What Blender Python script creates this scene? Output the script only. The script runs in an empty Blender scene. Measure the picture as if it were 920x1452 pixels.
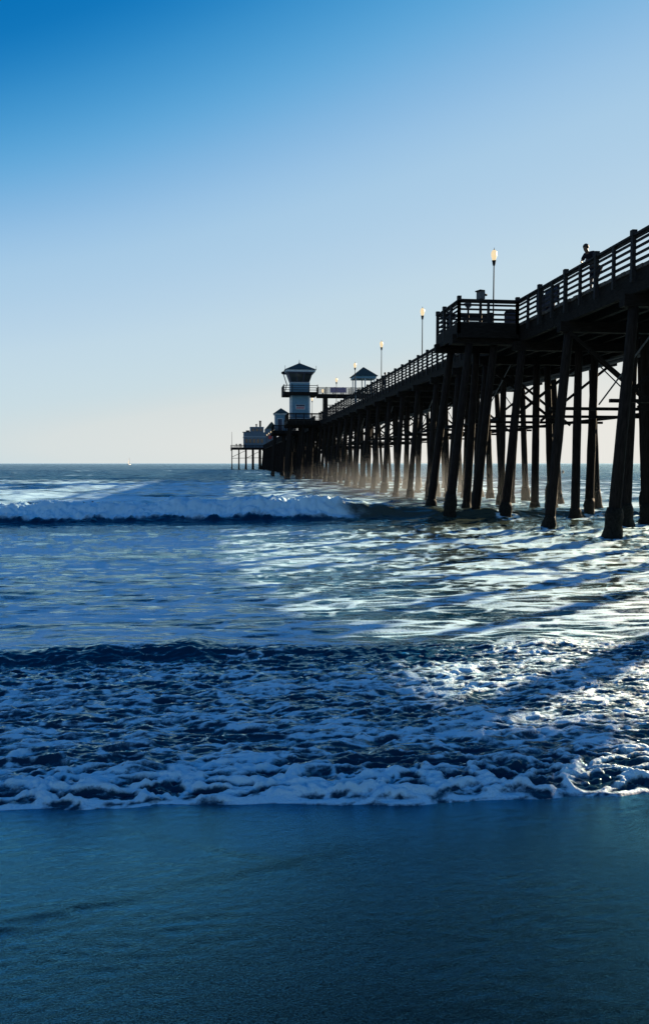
import bpy, bmesh, math, random
import numpy as np
from mathutils import Vector, Matrix, Euler

R = math.radians
random.seed(7)
scene = bpy.context.scene
COL = scene.collection

# ------------------------------------------------------------------ camera
EYE = 2.7
cam_d = bpy.data.cameras.new('camera')
cam_d.sensor_fit = 'HORIZONTAL'
cam_d.sensor_width = 36.0
cam_d.lens = 36.0 * 1100.0 / 920.0
cam_d.clip_start = 0.05
cam_d.clip_end = 60000.0
cam = bpy.data.objects.new('camera', cam_d)
COL.objects.link(cam)
cam.location = (0, 0, EYE)
cam.rotation_euler = (R(90 - 3.59), 0, R(-6.84))
scene.camera = cam

# ------------------------------------------------------------------ sky, sun, exposure
SUN_AZ, SUN_EL = 50.0, 16.6           # degrees to the right of the pier's axis (+Y), above the horizon
world = bpy.data.worlds.new('World')
scene.world = world
world.use_nodes = True
wn, wl = world.node_tree.nodes, world.node_tree.links
wn.clear()
sky = wn.new('ShaderNodeTexSky')
sky.sky_type = 'NISHITA'
sky.sun_disc = False
sky.sun_elevation = R(SUN_EL)
sky.sun_rotation = R(SUN_AZ)
sky.altitude = 0
sky.air_density = 1.0
sky.dust_density = 0.0
sky.ozone_density = 1.0
# the photograph's colour response: the sky's own brightness picks its tone, from deep blue to pale
sep = wn.new('ShaderNodeSeparateColor'); wl.new(sky.outputs[0], sep.inputs[0])
ml = wn.new('ShaderNodeMath'); ml.operation = 'MULTIPLY'; ml.inputs[1].default_value = 0.1; wl.new(sep.outputs[1], ml.inputs[0])
rp = wn.new('ShaderNodeValToRGB'); wl.new(ml.outputs[0], rp.inputs[0])
TONES = [(0.10, (0.0, 0.055, 0.24)), (0.16, (0.0, 0.11, 0.38)), (0.21, (0.0, 0.175, 0.50)), (0.235, (0.035, 0.275, 0.60)), (0.265, (0.115, 0.395, 0.705)), (0.293, (0.21, 0.46, 0.74)), (0.325, (0.315, 0.54, 0.780)),
         (0.36, (0.385, 0.595, 0.79)), (0.42, (0.445, 0.63, 0.80)), (0.50, (0.53, 0.69, 0.80)), (0.64, (0.585, 0.72, 0.775)), (0.73, (0.66, 0.722, 0.725)), (1.0, (0.85, 0.82, 0.76))]
rp.color_ramp.interpolation = 'B_SPLINE'
el = rp.color_ramp.elements
while len(el) < len(TONES): el.new(0.5)
for e_, (p_, c_) in zip(el, TONES): e_.position = p_; e_.color = (*c_, 1)
sc_ = wn.new('ShaderNodeVectorMath'); sc_.operation = 'SCALE'; sc_.inputs['Scale'].default_value = 7.0
wl.new(rp.outputs[0], sc_.inputs[0])
bg = wn.new('ShaderNodeBackground')
bg.inputs['Strength'].default_value = 0.05
wo = wn.new('ShaderNodeOutputWorld')
wl.new(sc_.outputs[0], bg.inputs[0])
wl.new(bg.outputs[0], wo.inputs[0])

sun_d = bpy.data.lights.new('sun', 'SUN')
sun_d.energy = 5.0
sun_d.angle = R(0.6)
sun_d.color = (1.0, 0.79, 0.53)
sun = bpy.data.objects.new('sun', sun_d)
COL.objects.link(sun)
sdir = Vector((math.sin(R(SUN_AZ)) * math.cos(R(SUN_EL)), math.cos(R(SUN_AZ)) * math.cos(R(SUN_EL)), math.sin(R(SUN_EL))))
sun.rotation_euler = sdir.to_track_quat('Z', 'Y').to_euler()

vs = scene.view_settings
vs.view_transform = 'Standard'
vs.look = 'None'
vs.exposure = 1.515
vs.gamma = 1.0
scene.cycles.use_denoising = True
scene.cycles.max_bounces = 6
scene.cycles.diffuse_bounces = 2
scene.cycles.glossy_bounces = 3
scene.cycles.caustics_reflective = False
scene.cycles.sample_clamp_indirect = 6.0

# ------------------------------------------------------------------ materials
def mat(name):
    m = bpy.data.materials.new(name)
    m.use_nodes = True
    return m, m.node_tree.nodes, m.node_tree.links, m.node_tree.nodes['Principled BSDF']

def simple(name, col, rough=0.7, var=0.35, scale=6.0, bump=0.15, spec=0.3, metal=0.0, stretch=(1, 1, 1)):
    """plain painted / wooden / metal surface with mottled colour and fine relief"""
    m, n, l, p = mat(name)
    tc = n.new('ShaderNodeTexCoord')
    mp = n.new('ShaderNodeMapping'); mp.inputs['Scale'].default_value = stretch
    l.new(tc.outputs['Object'], mp.inputs[0])
    ns = n.new('ShaderNodeTexNoise'); ns.inputs['Scale'].default_value = scale; ns.inputs['Detail'].default_value = 6
    l.new(mp.outputs[0], ns.inputs['Vector'])
    cr = n.new('ShaderNodeValToRGB')
    cr.color_ramp.elements[0].position = 0.3; cr.color_ramp.elements[1].position = 0.72
    cr.color_ramp.elements[0].color = (*[c * (1 - var) for c in col], 1)
    cr.color_ramp.elements[1].color = (*[min(1, c * (1 + var)) for c in col], 1)
    l.new(ns.outputs['Fac'], cr.inputs[0])
    l.new(cr.outputs[0], p.inputs['Base Color'])
    p.inputs['Roughness'].default_value = rough
    p.inputs['Specular IOR Level'].default_value = spec
    p.inputs['Metallic'].default_value = metal
    bp = n.new('ShaderNodeBump'); bp.inputs['Strength'].default_value = bump; bp.inputs['Distance'].default_value = 0.03
    l.new(ns.outputs['Fac'], bp.inputs['Height'])
    l.new(bp.outputs[0], p.inputs['Normal'])
    return m

M = {}
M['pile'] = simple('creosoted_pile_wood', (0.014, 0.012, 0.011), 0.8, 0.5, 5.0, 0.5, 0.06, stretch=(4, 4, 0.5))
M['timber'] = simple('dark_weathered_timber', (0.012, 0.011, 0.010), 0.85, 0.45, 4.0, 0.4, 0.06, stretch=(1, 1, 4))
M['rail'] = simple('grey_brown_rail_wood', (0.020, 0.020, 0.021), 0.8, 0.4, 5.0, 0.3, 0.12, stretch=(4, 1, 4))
M['deck'] = simple('deck_plank_wood', (0.06, 0.052, 0.045), 0.85, 0.4, 5.0, 0.3, 0.2)
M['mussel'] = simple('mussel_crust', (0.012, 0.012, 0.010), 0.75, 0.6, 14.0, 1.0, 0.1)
M['metal'] = simple('black_painted_metal', (0.012, 0.012, 0.014), 0.75, 0.3, 8.0, 0.05, 0.08)
M['steel'] = simple('dull_galvanised_steel', (0.06, 0.065, 0.07), 0.6, 0.25, 8.0, 0.05, 0.3, metal=0.3)
M['blue_siding'] = simple('pale_blue_siding', (0.085, 0.19, 0.27), 0.65, 0.12, 3.0, 0.05, 0.3)
M['white_trim'] = simple('white_trim_paint', (0.32, 0.40, 0.45), 0.6, 0.12, 3.0, 0.05, 0.3)
M['shingle'] = simple('dark_green_roof_shingle', (0.035, 0.055, 0.055), 0.85, 0.35, 9.0, 0.3, 0.2)
M['grey_siding'] = simple('grey_blue_siding', (0.085, 0.135, 0.18), 0.7, 0.15, 2.0, 0.05, 0.3)
M['red'] = simple('faded_red_paint', (0.35, 0.05, 0.05), 0.6, 0.2, 3.0, 0.05, 0.3)
M['banner'] = simple('faded_mauve_banner', (0.22, 0.17, 0.24), 0.8, 0.2, 3.0, 0.05, 0.2)
M['signred'] = simple('dull_pink_sign_paint', (0.30, 0.15, 0.17), 0.7, 0.2, 3.0, 0.05, 0.2)
M['signdark'] = simple('dark_sign_paint', (0.04, 0.05, 0.08), 0.7, 0.2, 3.0, 0.05, 0.2)
M['skin'] = simple('skin', (0.10, 0.06, 0.042), 0.55, 0.1, 6.0, 0.02, 0.35)
M['shirt_dark'] = simple('dark_navy_cotton', (0.010, 0.011, 0.018), 0.9, 0.3, 20.0, 0.1, 0.1)
M['shirt_grey'] = simple('grey_cotton', (0.10, 0.10, 0.11), 0.9, 0.3, 20.0, 0.1, 0.1)
M['shorts'] = simple('dark_blue_denim', (0.010, 0.013, 0.022), 0.9, 0.3, 20.0, 0.1, 0.1)
M['hair'] = simple('dark_hair', (0.012, 0.009, 0.007), 0.6, 0.3, 30.0, 0.2, 0.3)
M['shoe'] = simple('dark_shoe_rubber', (0.03, 0.03, 0.03), 0.7, 0.2, 10.0, 0.05, 0.3)
M['wetsuit'] = simple('black_wetsuit', (0.012, 0.012, 0.014), 0.5, 0.2, 10.0, 0.02, 0.4)
M['board'] = simple('cream_surfboard', (0.6, 0.56, 0.48), 0.35, 0.05, 2.0, 0.0, 0.5)
M['sail'] = simple('white_sailcloth', (0.7, 0.7, 0.68), 0.8, 0.05, 1.0, 0.0, 0.2)
M['hull'] = simple('white_hull', (0.6, 0.6, 0.6), 0.4, 0.05, 1.0, 0.0, 0.4)

def glass_mat():
    m, n, l, p = mat('dark_window_glass')
    p.inputs['Base Color'].default_value = (0.012, 0.018, 0.022, 1)
    p.inputs['Roughness'].default_value = 0.08
    p.inputs['Specular IOR Level'].default_value = 0.6
    return m
M['glass'] = glass_mat()

def globe_mat():
    m, n, l, p = mat('lit_lamp_globe')
    p.inputs['Base Color'].default_value = (0.35, 0.28, 0.18, 1)
    p.inputs['Emission Color'].default_value = (1.0, 0.76, 0.42, 1)
    p.inputs['Emission Strength'].default_value = 0.30
    p.inputs['Roughness'].default_value = 0.4
    return m
M['globe'] = globe_mat()

# ------------------------------------------------------------------ mesh helpers
class MB:
    def __init__(s): s.v = []; s.f = []; s.smooth = False
    def add(s, vs_, fs_):
        o = len(s.v); s.v += [tuple(v) for v in vs_]; s.f += [tuple(i + o for i in f) for f in fs_]
    def box(s, x0, x1, y0, y1, z0, z1):
        s.add([(x0,y0,z0),(x1,y0,z0),(x1,y1,z0),(x0,y1,z0),(x0,y0,z1),(x1,y0,z1),(x1,y1,z1),(x0,y1,z1)],
              [(0,3,2,1),(4,5,6,7),(0,1,5,4),(1,2,6,5),(2,3,7,6),(3,0,4,7)])
        return s
    def bar(s, a, b, w, h, up=(0, 0, 1)):
        a, b = Vector(a), Vector(b); d = (b - a).normalized()
        u = Vector(up)
        if abs(d.dot(u)) > 0.98: u = Vector((0, 1, 0))
        r = d.cross(u).normalized(); u = r.cross(d).normalized()
        vs_ = []
        for p in (a, b):
            for sx, sz in ((-1,-1),(1,-1),(1,1),(-1,1)):
                vs_.append(p + r * (sx * w / 2) + u * (sz * h / 2))
        s.add(vs_, [(0,1,2,3),(7,6,5,4),(0,4,5,1),(1,5,6,2),(2,6,7,3),(3,7,4,0)])
        return s
    def tube(s, pts, rad, n=8):
        pts = [Vector(p) for p in pts]
        if not hasattr(rad, '__len__'): rad = [rad] * len(pts)
        rings = []
        for i, p in enumerate(pts):
            d = (pts[min(i + 1, len(pts) - 1)] - pts[max(i - 1, 0)]).normalized()
            u = Vector((0, 0, 1)) if abs(d.z) < 0.95 else Vector((1, 0, 0))
            r = d.cross(u).normalized(); u = r.cross(d)
            rings.append([p + (r * math.cos(2*math.pi*k/n) + u * math.sin(2*math.pi*k/n)) * rad[i] for k in range(n)])
        s._rings(rings, n); return s
    def lathe(s, prof, n=12, c=(0, 0, 0), wob=0.0, rnd=None):
        rings = []
        for (r, z) in prof:
            rings.append([Vector((c[0] + math.cos(2*math.pi*k/n) * r * (1 + (rnd.uniform(-wob, wob) if rnd else 0)),
                                  c[1] + math.sin(2*math.pi*k/n) * r * (1 + (rnd.uniform(-wob, wob) if rnd else 0)), c[2] + z)) for k in range(n)])
        s._rings(rings, n, flip=True); return s
    def _rings(s, rings, n, flip=False):
        vs_ = [v for r in rings for v in r]; fs_ = []
        for i in range(len(rings) - 1):
            for k in range(n):
                a, b = i*n + k, i*n + (k+1) % n
                q = (a, b, b + n, a + n)
                fs_.append(q)
        fs_.append(tuple(reversed(range(n)))); o = (len(rings)-1)*n; fs_.append(tuple(range(o, o + n)))
        s.add(vs_, fs_)
    def mesh(s, name, m):
        me = bpy.data.meshes.new(name); me.from_pydata(s.v, [], s.f); me.update()
        bm = bmesh.new(); bm.from_mesh(me); bmesh.ops.recalc_face_normals(bm, faces=bm.faces); bm.to_mesh(me); bm.free()
        if s.smooth:
            me.polygons.foreach_set('use_smooth', [len(p.vertices) == 4 for p in me.polygons])
        me.materials.append(M[m] if isinstance(m, str) else m)
        return me
    def obj(s, name, m, parent=None, loc=(0, 0, 0), rot=(0, 0, 0)):
        return place(name, s.mesh(name, m), parent, loc, rot)

def place(name, me, parent=None, loc=(0, 0, 0), rot=(0, 0, 0)):
    o = bpy.data.objects.new(name, me); COL.objects.link(o)
    o.location = loc; o.rotation_euler = rot
    if parent is not None: o.parent = parent
    return o

def empty(name, loc=(0, 0, 0), rz=0.0):
    o = bpy.data.objects.new(name, None); COL.objects.link(o)
    o.empty_display_size = 0.3; o.location = loc; o.rotation_euler = (0, 0, rz)
    return o

def tag(o, label=None, cat=None, group=None, kind=None):
    if label: o['label'] = label
    if cat: o['category'] = cat
    if group: o['group'] = group
    if kind: o['kind'] = kind
    return o

def copy_tree(o, parent=None):
    c = o.copy(); COL.objects.link(c)
    if parent is not None: c.parent = parent
    for ch in [k for k in list(bpy.data.objects) if k.parent == o]: copy_tree(ch, c)
    return c

# ------------------------------------------------------------------ noise (vectorised)
_rng = np.random.default_rng(11)
_P = _rng.permutation(4096).astype(np.int32)
_A = _rng.uniform(0, 2*np.pi, 4096).astype(np.float32)
_GX, _GY = np.cos(_A), np.sin(_A)
_JX, _JY = _rng.random(4096).astype(np.float32), _rng.random(4096).astype(np.float32)
def _h(ix, iy, seed): return _P[(_P[(ix + seed * 131) & 4095] + iy) & 4095]
def pn(x, y, seed=0):
    """gradient noise, roughly -1..1"""
    fx, fy = np.floor(x), np.floor(y)
    ix, iy = fx.astype(np.int32), fy.astype(np.int32)
    x, y = (x - fx).astype(np.float32), (y - fy).astype(np.float32)
    u, v = x*x*x*(x*(x*6-15)+10), y*y*y*(y*(y*6-15)+10)
    def g(a, b):
        h = _h(ix + a, iy + b, seed); return _GX[h]*(x-a) + _GY[h]*(y-b)
    a = g(0,0); b = g(1,0); c = g(0,1); d = g(1,1)
    return ((a + u*(b-a)) * (1-v) + (c + u*(d-c)) * v) * 1.5
def fbm(x, y, o=4, seed=0, gain=0.5):
    t, a, s = 0, 1.0, 0
    for k in range(o):
        t = t + a * pn(x * 2**k + 17.3*k, y * 2**k + 5.1*k, seed + k); s += a; a *= gain
    return t / s
def ridged(x, y, o=3, seed=0, gain=0.5):
    t, a, s = 0, 1.0, 0
    for k in range(o):
        t = t + a * (1 - np.minimum(1, 1.6*np.abs(pn(x * 2**k + 9.7*k, y * 2**k + 3.3*k, seed + k)))); s += a; a *= gain
    return t / s
def worley(x, y, seed=0):
    fx, fy = np.floor(x), np.floor(y)
    ix, iy = fx.astype(np.int32), fy.astype(np.int32)
    f1 = np.full(x.shape, 9.0, np.float32); f2 = f1.copy()
    for a in (-1, 0, 1):
        for b in (-1, 0, 1):
            h = _h(ix + a, iy + b, seed)
            d = np.hypot(fx + a + _JX[h] - x, fy + b + _JY[h] - y).astype(np.float32)
            f2 = np.minimum(f2, np.maximum(f1, d)); f1 = np.minimum(f1, d)
    return f1, f2
def sst(a, b, x):
    t = np.clip((x - a) / (b - a), 0, 1); return t*t*(3-2*t)
def bell(x, c, w): return np.exp(-((x - c) / w)**2)

def grid_mesh(name, X, Y, Z, m, attrs=None):
    nr, nc = X.shape
    me = bpy.data.meshes.new(name)
    n = nr * nc
    me.vertices.add(n)
    co = np.stack([X, Y, Z], -1).astype(np.float32).reshape(-1)
    me.vertices.foreach_set('co', co)
    idx = np.arange(n, dtype=np.int32).reshape(nr, nc)
    q = np.stack([idx[:-1,:-1], idx[:-1,1:], idx[1:,1:], idx[1:,:-1]], -1).reshape(-1)
    nq = len(q) // 4
    me.loops.add(len(q)); me.loops.foreach_set('vertex_index', q)
    me.polygons.add(nq)
    me.polygons.foreach_set('loop_start', np.arange(0, len(q), 4, dtype=np.int32))
    me.polygons.foreach_set('use_smooth', np.ones(nq, dtype=bool))
    me.update(calc_edges=True)
    for k, v in (attrs or {}).items():
        a = me.attributes.new(k, 'FLOAT', 'POINT'); a.data.foreach_set('value', v.astype(np.float32).reshape(-1))
    me.materials.append(m)
    return me

# ================================================================== THE SETTING
def z_sand(Y):
    z = 0.95 - 0.06 * (Y - 2.4)
    z = np.where(Y < 1.0, 1.034 - 0.02 * (Y - 1.0), z)
    return np.maximum(z, -4.0)

def sand_mat():
    m, n, l, p = mat('wet_sand')
    tc = n.new('ShaderNodeTexCoord')
    n1 = n.new('ShaderNodeTexNoise'); n1.inputs['Scale'].default_value = 0.55; n1.inputs['Detail'].default_value = 4
    n2 = n.new('ShaderNodeTexNoise'); n2.inputs['Scale'].default_value = 150; n2.inputs['Detail'].default_value = 5; n2.inputs['Roughness'].default_value = 0.7
    n3 = n.new('ShaderNodeTexNoise'); n3.inputs['Scale'].default_value = 22; n3.inputs['Detail'].default_value = 5
    for k in (n1, n2, n3): l.new(tc.outputs['Object'], k.inputs['Vector'])
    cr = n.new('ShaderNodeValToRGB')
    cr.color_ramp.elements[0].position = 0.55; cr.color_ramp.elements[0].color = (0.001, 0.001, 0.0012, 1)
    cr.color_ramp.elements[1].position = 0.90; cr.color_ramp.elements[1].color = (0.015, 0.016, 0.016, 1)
    mx = n.new('ShaderNodeMath'); mx.operation = 'MULTIPLY_ADD'; mx.inputs[1].default_value = 1.1
    l.new(n2.outputs['Fac'], mx.inputs[0])
    m2 = n.new('ShaderNodeMath'); m2.operation = 'MULTIPLY'; m2.inputs[1].default_value = 0.35; l.new(n1.outputs['Fac'], m2.inputs[0])
    l.new(m2.outputs[0], mx.inputs[2])
    l.new(mx.outputs[0], cr.inputs[0])
    rr = n.new('ShaderNodeMapRange'); rr.inputs[1].default_value = 0.3; rr.inputs[2].default_value = 0.7
    rr.inputs[3].default_value = 0.13; rr.inputs[4].default_value = 0.20
    # the film of water left by the last swash keeps the sand by the foam shiny
    sxyz = n.new('ShaderNodeSeparateXYZ'); l.new(tc.outputs['Object'], sxyz.inputs[0])
    fy = n.new('ShaderNodeMapRange'); fy.inputs[1].default_value = 2.3; fy.inputs[2].default_value = 3.7; fy.inputs[3].default_value = 0.0; fy.inputs[4].default_value = -0.03
    l.new(sxyz.outputs['Y'], fy.inputs[0])
    ra = n.new('ShaderNodeMath'); ra.operation = 'ADD'; l.new(rr.outputs[0], ra.inputs[0]); l.new(fy.outputs[0], ra.inputs[1])
    l.new(n1.outputs['Fac'], rr.inputs[0])
    ad = n.new('ShaderNodeMath'); ad.operation = 'MULTIPLY_ADD'; ad.inputs[1].default_value = 1.4
    l.new(n2.outputs['Fac'], ad.inputs[0]); l.new(n3.outputs['Fac'], ad.inputs[2])
    bp = n.new('ShaderNodeBump'); bp.inputs['Strength'].default_value = 0.6; bp.inputs['Distance'].default_value = 0.010
    l.new(ad.outputs[0], bp.inputs['Height'])
    df = n.new('ShaderNodeBsdfDiffuse'); gl = n.new('ShaderNodeBsdfGlossy'); fr = n.new('ShaderNodeFresnel'); fr.inputs['IOR'].default_value = 1.42
    gl.inputs['Color'].default_value = (0.20, 0.70, 1.0, 1)
    l.new(cr.outputs[0], df.inputs['Color']); l.new(ra.outputs[0], gl.inputs['Roughness'])
    bq = n.new('ShaderNodeBump'); bq.inputs['Strength'].default_value = 0.30; bq.inputs['Distance'].default_value = 0.010
    l.new(ad.outputs[0], bq.inputs['Height'])
    l.new(bp.outputs[0], df.inputs['Normal']); l.new(bq.outputs[0], gl.inputs['Normal']); l.new(bq.outputs[0], fr.inputs['Normal'])
    fm = n.new('ShaderNodeMath'); fm.operation = 'MULTIPLY'; fm.use_clamp = True; fm.inputs[1].default_value = 17.0
    fp = n.new('ShaderNodeMath'); fp.operation = 'POWER'; fp.inputs[1].default_value = 2.2; l.new(fr.outputs[0], fp.inputs[0]); 
    # grains poke through the film of water and break up its shine
    gn = n.new('ShaderNodeMapRange'); gn.inputs[1].default_value = 0.36; gn.inputs[2].default_value = 0.64; gn.inputs[3].default_value = 0.25; gn.inputs[4].default_value = 1.6
    l.new(n2.outputs['Fac'], gn.inputs[0])
    gx = n.new('ShaderNodeMath'); gx.operation = 'MULTIPLY'; l.new(fp.outputs[0], gx.inputs[0]); l.new(gn.outputs[0], gx.inputs[1])
    l.new(gx.outputs[0], fm.inputs[0])
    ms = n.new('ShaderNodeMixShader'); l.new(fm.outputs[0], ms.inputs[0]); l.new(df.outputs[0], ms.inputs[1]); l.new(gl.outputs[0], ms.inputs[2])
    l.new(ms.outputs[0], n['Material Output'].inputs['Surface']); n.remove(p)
    return m

# sand: fine sheet near the camera, coarse far off, in one mesh
ys = np.concatenate([np.linspace(-40, 1.4, 30), np.linspace(1.45, 5.2, 230), np.linspace(5.3, 90, 90)])
xs = np.concatenate([np.linspace(-60, -3.1, 50), np.linspace(-3.0, 4.5, 330), np.linspace(4.6, 80, 60)])
SX, SY = np.meshgrid(xs, ys)
SZ = z_sand(SY) + 0.02 * fbm(SX / 3.0, SY / 2.0, 3, 50)
near = sst(0.5, 1.6, SY) * (1 - sst(5, 8, SY))
wx = SX + 0.25 * fbm(SX / 0.9, SY / 0.9, 2, 60)
SZ = SZ + near * (0.0034 * ridged(SX / 0.22 + 0.4 * fbm(SX/.5, SY/.5, 2, 62), SY / 0.075, 2, 61) * sst(-.2, .4, fbm(SX / 1.4, SY / 0.8, 2, 66))
                  + 0.0012 * fbm(SX / 0.05, SY / 0.035, 3, 63))
# the low ridge left by an earlier swash, running slantwise over the sand
ln = (SY - (3.05 + 0.34 * (SX + 0.9))) + 0.05 * fbm(SX / 0.6, SY / 0.6, 3, 64)
SZ = SZ + near * 0.006 * np.where(ln < 0, np.exp(-(ln / 0.05)**2), np.exp(-(ln / 0.22)**2)) * (0.6 + 0.4 * sst(-.3, .4, fbm(SX / .5, SY / .5, 2, 67))) * sst(1.2, -0.1, SX)
ln2 = (SY - (3.65 - 0.62 * (SX + 0.15))) + 0.05 * fbm(SX / 0.5, SY / 0.5, 2, 65)
SZ = SZ + near * 0.003 * np.where(ln2 < 0, np.exp(-(ln2 / 0.04)**2), np.exp(-(ln2 / 0.15)**2)) * bell(SX, -0.1, 0.5)
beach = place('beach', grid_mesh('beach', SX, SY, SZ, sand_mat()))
tag(beach, 'dark wet sand sloping down to the foam', 'beach', kind='structure')

def sea_mat():
    m, n, l, p = mat('sea_water_and_foam')
    tc = n.new('ShaderNodeTexCoord')
    at = n.new('ShaderNodeAttribute'); at.attribute_name = 'foam'
    dp = n.new('ShaderNodeAttribute'); dp.attribute_name = 'olive'
    # water
    cw = n.new('ShaderNodeMix'); cw.data_type = 'RGBA'
    cw.inputs['A'].default_value = (0.0005, 0.026, 0.056, 1); cw.inputs['B'].default_value = (0.050, 0.066, 0.050, 1)
    l.new(dp.outputs['Fac'], cw.inputs['Factor'])
    # waves too small to model far out: rougher and less mirror-like with distance offshore
    ro = n.new('ShaderNodeAttribute'); ro.attribute_name = 'rough'
    r1 = n.new('ShaderNodeMapRange'); r1.inputs[3].default_value = 0.06; r1.inputs[4].default_value = 0.45
    r2 = n.new('ShaderNodeMapRange'); r2.inputs[3].default_value = 1.333; r2.inputs[4].default_value = 1.12
    l.new(ro.outputs['Fac'], r1.inputs[0]); l.new(ro.outputs['Fac'], r2.inputs[0])
    wd = n.new('ShaderNodeBsdfDiffuse'); wg = n.new('ShaderNodeBsdfGlossy'); wf = n.new('ShaderNodeFresnel')
    wg.inputs['Color'].default_value = (0.66, 0.93, 1.0, 1)
    l.new(r1.outputs[0], wg.inputs['Roughness']); l.new(r2.outputs[0], wf.inputs['IOR'])
    l.new(cw.outputs['Result'], wd.inputs['Color'])
    wm = n.new('ShaderNodeMixShader'); l.new(wf.outputs[0], wm.inputs[0]); l.new(wd.outputs[0], wm.inputs[1]); l.new(wg.outputs[0], wm.inputs[2])
    mp = n.new('ShaderNodeMapping'); mp.inputs['Scale'].default_value = (0.33, 1.3, 1)
    l.new(tc.outputs['Object'], mp.inputs[0])
    w1 = n.new('ShaderNodeTexNoise'); w1.inputs['Scale'].default_value = 5.5; w1.inputs['Detail'].default_value = 4
    w2 = n.new('ShaderNodeTexNoise'); w2.inputs['Scale'].default_value = 0.55; w2.inputs['Detail'].default_value = 6; w2.inputs['Roughness'].default_value = 0.65
    l.new(mp.outputs[0], w1.inputs['Vector']); l.new(mp.outputs[0], w2.inputs['Vector'])
    b1 = n.new('ShaderNodeBump'); b1.inputs['Strength'].default_value = 0.28; b1.inputs['Distance'].default_value = 0.04
    b2 = n.new('ShaderNodeBump'); b2.inputs['Strength'].default_value = 0.9; b2.inputs['Distance'].default_value = 0.8
    l.new(w2.outputs['Fac'], b2.inputs['Height'])
    bs = n.new('ShaderNodeMapRange'); bs.inputs[1].default_value = 0.05; bs.inputs[2].default_value = 0.5; bs.inputs[3].default_value = 0.16; bs.inputs[4].default_value = 0.9
    l.new(ro.outputs['Fac'], bs.inputs[0]); l.new(bs.outputs[0], b2.inputs['Strength'])
    l.new(w1.outputs['Fac'], b1.inputs['Height']); l.new(b2.outputs[0], b1.inputs['Normal'])
    for k in (wd, wg, wf): l.new(b1.outputs[0], k.inputs['Normal'])
    n.remove(p)
    # foam
    fd = n.new('ShaderNodeBsdfPrincipled')
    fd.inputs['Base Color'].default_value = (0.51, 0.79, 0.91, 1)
    fd.inputs['Roughness'].default_value = 0.55
    fd.inputs['Specular IOR Level'].default_value = 0.3
    fv = n.new('ShaderNodeTexVoronoi'); fv.inputs['Scale'].default_value = 55
    fn = n.new('ShaderNodeTexNoise'); fn.inputs['Scale'].default_value = 30; fn.inputs['Detail'].default_value = 7; fn.inputs['Roughness'].default_value = 0.72
    l.new(tc.outputs['Object'], fv.inputs['Vector']); l.new(tc.outputs['Object'], fn.inputs['Vector'])
    fa = n.new('ShaderNodeMath'); fa.operation = 'MULTIPLY_ADD'; fa.inputs[1].default_value = -0.35
    l.new(fv.outputs['Distance'], fa.inputs[0]); l.new(fn.outputs['Fac'], fa.inputs[2])
    fb = n.new('ShaderNodeBump'); fb.inputs['Strength'].default_value = 0.7; fb.inputs['Distance'].default_value = 0.02
    l.new(fa.outputs[0], fb.inputs['Height']); l.new(fb.outputs[0], fd.inputs['Normal'])
    # break the foam edge up with fine noise
    e1 = n.new('ShaderNodeMath'); e1.operation = 'MULTIPLY_ADD'; e1.inputs[1].default_value = 0.95; e1.inputs[2].default_value = -0.475
    l.new(fn.outputs['Fac'], e1.inputs[0])
    e2 = n.new('ShaderNodeMath'); e2.operation = 'ADD'; l.new(at.outputs['Fac'], e2.inputs[0]); l.new(e1.outputs[0], e2.inputs[1])
    e3 = n.new('ShaderNodeMapRange'); e3.interpolation_type = 'SMOOTHSTEP'
    e3.inputs[1].default_value = 0.24; e3.inputs[2].default_value = 0.82
    l.new(e2.outputs[0], e3.inputs[0])
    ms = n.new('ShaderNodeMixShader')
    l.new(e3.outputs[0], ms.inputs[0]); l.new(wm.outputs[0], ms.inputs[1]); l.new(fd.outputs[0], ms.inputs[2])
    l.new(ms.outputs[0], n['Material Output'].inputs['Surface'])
    return m

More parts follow.
